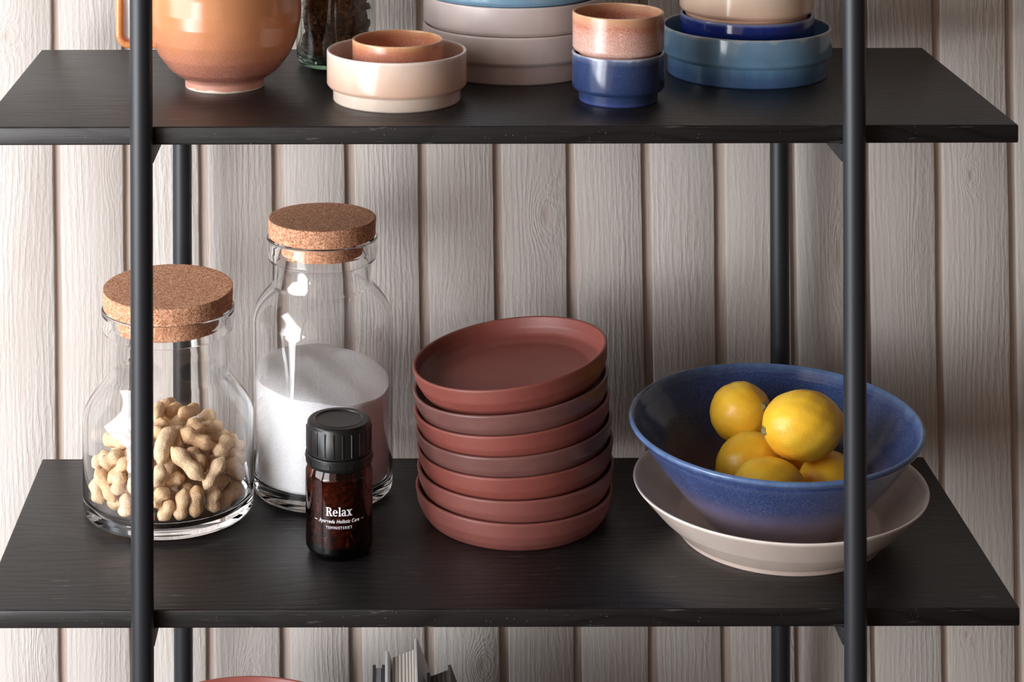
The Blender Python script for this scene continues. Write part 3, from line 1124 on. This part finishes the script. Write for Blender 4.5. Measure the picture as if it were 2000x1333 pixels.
letter('lettering', wrap(relax_mesh(), BR, .0250), .0448)
me2 = text_geo('Ayurveda Holistic Care', .0047, .00009, .32, 1.12)
W2 = .0402
letter('lettering', wrap(me2, BR, W2, [(-W2 / 2 - .0052, -W2 / 2 - .0018, .0011, .0016), (W2 / 2 + .0018, W2 / 2 + .0052, .0011, .0016)]), .0384)
letter('lettering', wrap(text_geo('TEMINISTERIET', .0036, .00004, 0, 1.2), BR, .0252), .0328)

# ------------------------------------------------------------------ stack of plates
TA = mat_terracotta('brick_red_stoneware', srgb(128, 68, 59), srgb(118, 60, 52), .48)
TB = mat_terracotta('rose_brick_stoneware', srgb(127, 74, 67), srgb(117, 66, 60), .46)
TG = mat_terracotta('grey_brown_stoneware', srgb(112, 75, 70), srgb(101, 66, 62), .34)
plate_prof = fillet([(0, .0014), (.076, .0014, .001), (.078, 0, .001), (.0840, 0, .001), (.0866, .0019, .003), (.0909, .0078, .007), (.0945, .0158, .010), (.0965, .0275, .004), (.0966, .0290, .0012),
                     (.0955, .0302, .0012), (.0932, .0296, .0014), (.0915, .0200, .008), (.0870, .0135, .008), (.0760, .0095, .01), (.05, .0088, .01), (0, .0086)], 6)
plate_me = lathe('plate', plate_prof, 192, 60)
PLATES = [  # material, label, centre x, y, rim height, tilt up to the right (deg), tilt to the viewer (deg)
    (TB, 'brick red plate at the very bottom of the leaning stack', .1186, .2010, .0300, 0.0, 0.0),
    (TB, 'rose brick plate, second from the bottom of the leaning stack', .1200, .2012, .0516, 1.8, 0.0),
    (TA, 'brick red plate, third from the bottom of the leaning stack', .1195, .2012, .0735, 3.4, 0.0),
    (TG, 'grey brown plate in the middle of the leaning stack', .1182, .2012, .0932, 4.6, 0.0),
    (TA, 'brick red plate just above the grey brown plate in the stack middle', .1164, .2012, .1136, 5.7, 0.0),
    (TG, 'shiny grey brown plate directly under the topmost plate of the stack', .1152, .2012, .1336, 6.8, 0.0),
    (TA, 'topmost brick red plate of the leaning stack, its hollow open to view', .1145, .2012, .1590, 8.2, 0.4)]
src = None
for i, (m, lab, x, y, zr, tl, tv) in enumerate(PLATES):
    if i:
        me = plate_me.copy(); me.materials.clear(); me.materials.append(m)
    else:
        me = plate_me; me.materials.append(m)
    if src is None:
        o = bpy.data.objects.new('plate', me); src = o
    else:
        o = src.copy(); o.data = me
    C.objects.link(o)
    e = (Matrix.Rotation(math.radians(-tl), 3, 'Y') @ Matrix.Rotation(math.radians(tv), 3, 'X') @ Matrix.Rotation(0.9 * i, 3, 'Z')).to_euler()
    o.rotation_euler = e
    up = e.to_matrix() @ Vector((0, 0, .0300))
    o.location = Vector((x, y, ZL + zr)) - up
    tag(o, lab, 'plate', 'plates in the leaning stack')

# ------------------------------------------------------------------ dish, blue bowl, lemons
DX, DY = .3722, .1590
G_DISH = glaze('warm_grey_glaze', [(0.0, srgb(228, 206, 194)), (0.08, srgb(212, 192, 180)), (0.5, srgb(204, 188, 177)), (0.9, srgb(206, 190, 180)), (0.97, srgb(230, 216, 206)), (1.0, srgb(236, 224, 214))], .0490, rough=.16, wob=.0008)
dish = fillet([(0, .0015), (.090, .0015, .001), (.0925, 0, .001), (.0965, 0, .001), (.0975, .0012, .0008), (.1000, .0055, .003), (.1180, .0220, .02), (.1395, .0465, .006), (.1405, .0490, .0012), (.1380, .0488, .0012),
               (.1345, .0440, .006), (.1150, .0250, .02), (.0960, .0110, .014), (.0700, .0082, .01), (0, .0080)], 8)
pot('serving_dish', 'wide shallow warm grey dish on the lower shelf, under the blue lemon bowl', 'dish', (DX, DY, ZL), dish, G_DISH, segs=200)
G_BOWL = glaze('mottled_blue_glaze', [(0.0, srgb(124, 110, 114)), (0.32, srgb(122, 108, 118)), (0.48, srgb(92, 86, 112)), (0.62, srgb(56, 66, 104)), (0.78, srgb(49, 65, 108)), (0.925, srgb(52, 70, 117)), (0.937, srgb(80, 90, 128)), (0.95, srgb(66, 86, 128)), (1.0, srgb(96, 120, 160))],
               .1010, wob=.0016, streak=.004, spk=srgb(100, 116, 162), spk_amt=.6, spk_scale=620, spk_lo=.48, spk_hi=.66, rough=.13, band=[(0, .05), (.35, .3), (.6, 1), (.9, .9), (1, .1)])
bowl = fillet([(0, .0016), (.052, .0016, .001), (.054, 0, .001), (.0595, 0, .001), (.0615, .0016, .001), (.0700, .0090, .006), (.0890, .0310, .02), (.1120, .0600, .02), (.1330, .0900, .01), (.1358, .0945, .001), (.1375, .0948, .0012), (.1398, .0975, .0022), (.1398, .1000, .0022),
               (.1370, .1015, .0016), (.1345, .0995, .003), (.1290, .0900, .01), (.1080, .0610, .02), (.0850, .0330, .02), (.0640, .0125, .014), (.045, .0080, .01), (0, .0075)], 8)
BWX, BWY, BWZ = .3662, .1500, .0120
pot('fruit_bowl', 'large mottled blue bowl full of lemons standing in the warm grey dish', 'bowl', (BWX, BWY, ZL + BWZ), bowl, G_BOWL, rot=(math.radians(2.0), 0, 0), segs=200)

M_LEMON = mat_lemon()
M_STEM = mat_plain('dry_lemon_stem', srgb(150, 140, 96), 0.8, bump=.4, bscale=900, var=.4)


def lemon_mesh(seed, L, R):
    bm = bmesh.new()
    rows, segs, nz = [], 56, 40
    rnd = random.Random(seed)
    ph = [rnd.uniform(0, 6) for _ in range(6)]
    for j in range(nz + 1):
        th = PI * j / nz
        z = -math.cos(th); s = math.sin(th)
        r = s ** .92
        zz = z * L
        # nipple at one end, shallow shoulder at the stem end
        zz += .16 * R * math.exp(-((1 - z) / .05)) - .03 * R * math.exp(-((1 + z) / .04))
        if z > .85:
            r *= 1 - .10 * (z - .85) / .15
        if s < 1e-6:
            rows.append([bm.verts.new((0, 0, zz))]); continue
        row = []
        for k in range(segs):
            a = 2 * PI * k / segs
            lump = 1 + .012 * math.sin(3 * a + ph[0] + 2 * z) + .012 * math.sin(5 * a + ph[1] - 4 * z) + .008 * math.sin(9 * a + ph[2] + 8 * z) + .006 * math.sin(13 * a - 11 * z + ph[3])
            row.append(bm.verts.new((R * r * lump * math.cos(a), R * r * lump * math.sin(a), zz)))
        rows.append(row)
    for a, b in zip(rows[:-1], rows[1:]):
        for k in range(segs):
            k2 = (k + 1) % segs
            if len(a) == 1:
                bm.faces.new((a[0], b[k], b[k2]))
            elif len(b) == 1:
                bm.faces.new((a[k], b[0], a[k2]))
            else:
                bm.faces.new((a[k], a[k2], b[k2], b[k]))
    return finish(bm, 'lemon_flesh', True, 80)


def stem_mesh():
    def fn(r, z, a):
        return r * (1 + .18 * math.sin(5 * a))
    return lathe('stem_end', fillet([(0, -.0012), (.0042, -.0012), (.0040, .0002, .0006), (.0028, .0012, .0006), (.0020, .0022, .0004), (0, .0016)], 3), 40, 60, fn)


stem_me = stem_mesh(); stem_me.materials.append(M_STEM)
LEMONS = [  # u, v, depth, axis (stem direction), half length, radius, show stem, label
    (1447, 807, .213, (.62, -.62, .42), .0305, .0295, True, 'round lemon at the back left of the blue bowl, brown stem end facing right'),
    (1568, 831, .138, (-.95, -.22, -.05), .0385, .0322, True, 'largest lemon resting on top of the pile, pale stem end facing left'),
    (1464, 906, .160, (.80, .2, .30), .0325, .0285, False, 'lemon half hidden under the round back left lemon'),
    (1504, 954, .103, (.90, .15, -.15), .0340, .0275, False, 'lemon lowest at the front, cut off by the front rim of the bowl'),
    (1618, 940, .146, (.7, .5, .1), .0300, .0272, False, 'lemon at the front right, partly behind the right post'),
    (1580, 892, .190, (.9, .3, .1), .0230, .0205, False, 'lemon deep in the pile, only a sliver showing beneath the top lemon')]
for i, (u, v, y, ax, L, R, st, lab) in enumerate(LEMONS):
    p = at_depth(u, v, y)
    q = Vector(ax).normalized().to_track_quat('-Z', 'Y')
    o = thing('lemon', lab, 'lemon', p, 'lemons in the blue bowl', q.to_euler())
    me = lemon_mesh(i + 3, L, R)
    link('peel', me, M_LEMON, o)
    if st:
        link('stem_end', stem_me, M_STEM, o, (0, 0, -L - .0012), (PI, 0, 0))

# ------------------------------------------------------------------ lowest shelf: bowl and books
big = fillet([(0, .002), (.060, .002, .001), (.062, 0, .001), (.068, 0, .001), (.071, .003, .003), (.088, .035, .03), (.112, .090, .03), (.1240, .150, .01), (.1245, .1545, .0014), (.1215, .1545, .0014), (.1190, .148, .01), (.106, .090, .03), (.082, .040, .03), (.055, .012, .02), (0, .010)], 8)
pot('mixing_bowl', 'deep brick red bowl on the lowest shelf, only its rim showing', 'bowl', (-.1465, .1690, ZB), big, mat_terracotta('brick_red_bowl_stoneware', srgb(160, 88, 78), srgb(148, 78, 70), .42), segs=160)


def book(label, x, y, lean, w, h, dep, cov_t, mats, over=.003, gap=0.0, pages=None):
    """a closed book standing on its lower edge; local x is thickness, y depth, z height"""
    b = thing('book', label, 'book', (x, y, ZB), 'books on the lowest shelf', (0, math.radians(lean), 0))
    link('page_block', box('page_block', cov_t + gap, w - cov_t, .003, dep - over, over, h - over - .0015, .0004, 1), pages, b)
    link('cover', box('cover', 0, cov_t, 0, dep, 0, h - gap * .5, .0004, 2), mats, b)
    link('cover', box('cover', w - cov_t, w, 0, dep, 0, h, .0004, 2), mats, b)
    link('spine', box('spine', cov_t * .9, w - cov_t * .9, 0, .0025, 0, h, .0004, 2), mats, b)
    return b


WHITE = mat_plain('white_book_cloth', srgb(226, 224, 226), 0.6, var=.05)
DARK = mat_plain('dark_book_cloth', srgb(44, 42, 46), 0.6)
GREYC = mat_plain('grey_book_cloth', srgb(92, 84, 80), 0.65)
PG_COOL = mat_pages('cool_white_pages', srgb(196, 198, 208), srgb(226, 228, 234), 2600)
PG_WARM = mat_pages('warm_white_pages', srgb(150, 138, 126), srgb(228, 222, 212), 1750)
PG_GREY = mat_pages('grey_pages', srgb(82, 74, 68), srgb(122, 114, 108), 1500)


def book_at(label, u, v, yfar, lean, w, h, dep, **kw):
    """placed by its far upper right corner"""
    p = at_depth(u, v, yfar)
    a = math.radians(lean)
    # local (w, dep, h) -> world
    ox = w * math.cos(a) + h * math.sin(a)
    oz = -w * math.sin(a) + h * math.cos(a)
    hh = h + (p.z - ZB - oz) / math.cos(a)       # let the height reach the floor of the shelf
    ox = w * math.cos(a) + hh * math.sin(a)
    return book(label, p.x - ox, yfar - dep, lean, w, hh, dep, **kw)


book_at('thin upright book with dark covers at the left of the three books', 752, 1299, .280, 0.0, .0125, .17, .15, cov_t=.0032, mats=DARK, over=.0012, pages=PG_COOL)
book_at('white-covered book leaning left between the two other books, tallest of the three', 814, 1246, .280, -21.0, .0350, .20, .16, cov_t=.0030, mats=WHITE, over=.006, gap=.0024, pages=PG_WARM)
book_at('grey book leaning left at the right of the three books', 880, 1298, .238, -20.0, .0255, .17, .15, cov_t=.0030, mats=GREYC, over=.002, pages=PG_GREY)

# ------------------------------------------------------------------ light
def area(name, loc, target, sx, sy, power, col):
    l = bpy.data.lights.new(name, 'AREA')
    l.shape = 'RECTANGLE'
    l.size, l.size_y = sx, sy
    l.energy = power
    l.color = col
    o = bpy.data.objects.new(name, l)
    C.objects.link(o)
    o.location = loc
    o.rotation_euler = (Vector(target) - Vector(loc)).to_track_quat('-Z', 'Z').to_euler()
    return o


area('window_daylight', (-1.85, -.80, 1.56), (-.20, .20, 1.00), 1.40, 2.0, 80, (.95, .985, 1.03))
area('lower_wall_fill', (-1.55, -1.35, .82), (.20, .35, .66), 1.30, .70, 29, (.965, .985, 1.01))  # added lamp, not a real window; brightens the wall below the lower shelf
area('warm_front_fill', (-1.30, -1.65, 1.60), (-.05, .15, .90), 2.0, 2.4, 14, (1.0, .79, .66))  # added warm fill from the front left, stands for no actual source

w = bpy.data.worlds.new('room')
scene.world = w
w.use_nodes = True
bg = w.node_tree.nodes['Background']
bg.inputs[0].default_value = (1.0, .69, .54, 1)
bg.inputs[1].default_value = .095

# ------------------------------------------------------------------ camera
cd = bpy.data.cameras.new('camera')
cam = bpy.data.objects.new('camera', cd)
C.objects.link(cam)
cam.location = (0, -DIST, ZC)
cam.rotation_euler = (math.radians(90), ROLL, 0)
cd.sensor_width = 36
cd.lens = FPX * 36 / 2000
cd.shift_x = (1000 - U0) / 2000
cd.shift_y = -(666.5 - V0) / 2000
cd.clip_start = .01
scene.camera = cam

scene.view_settings.view_transform = 'Standard'
scene.view_settings.look = 'None'
scene.view_settings.gamma = 1
scene.view_settings.use_curve_mapping = False
scene.view_settings.exposure = 0.0
scene.cycles.max_bounces = 18
scene.cycles.transmission_bounces = 16
scene.cycles.transparent_max_bounces = 16
scene.cycles.diffuse_bounces = 5
scene.cycles.glossy_bounces = 6
scene.cycles.caustics_reflective = True
scene.cycles.caustics_refractive = True
scene.cycles.blur_glossy = 0.0
scene.cycles.sample_clamp_indirect = 0.0
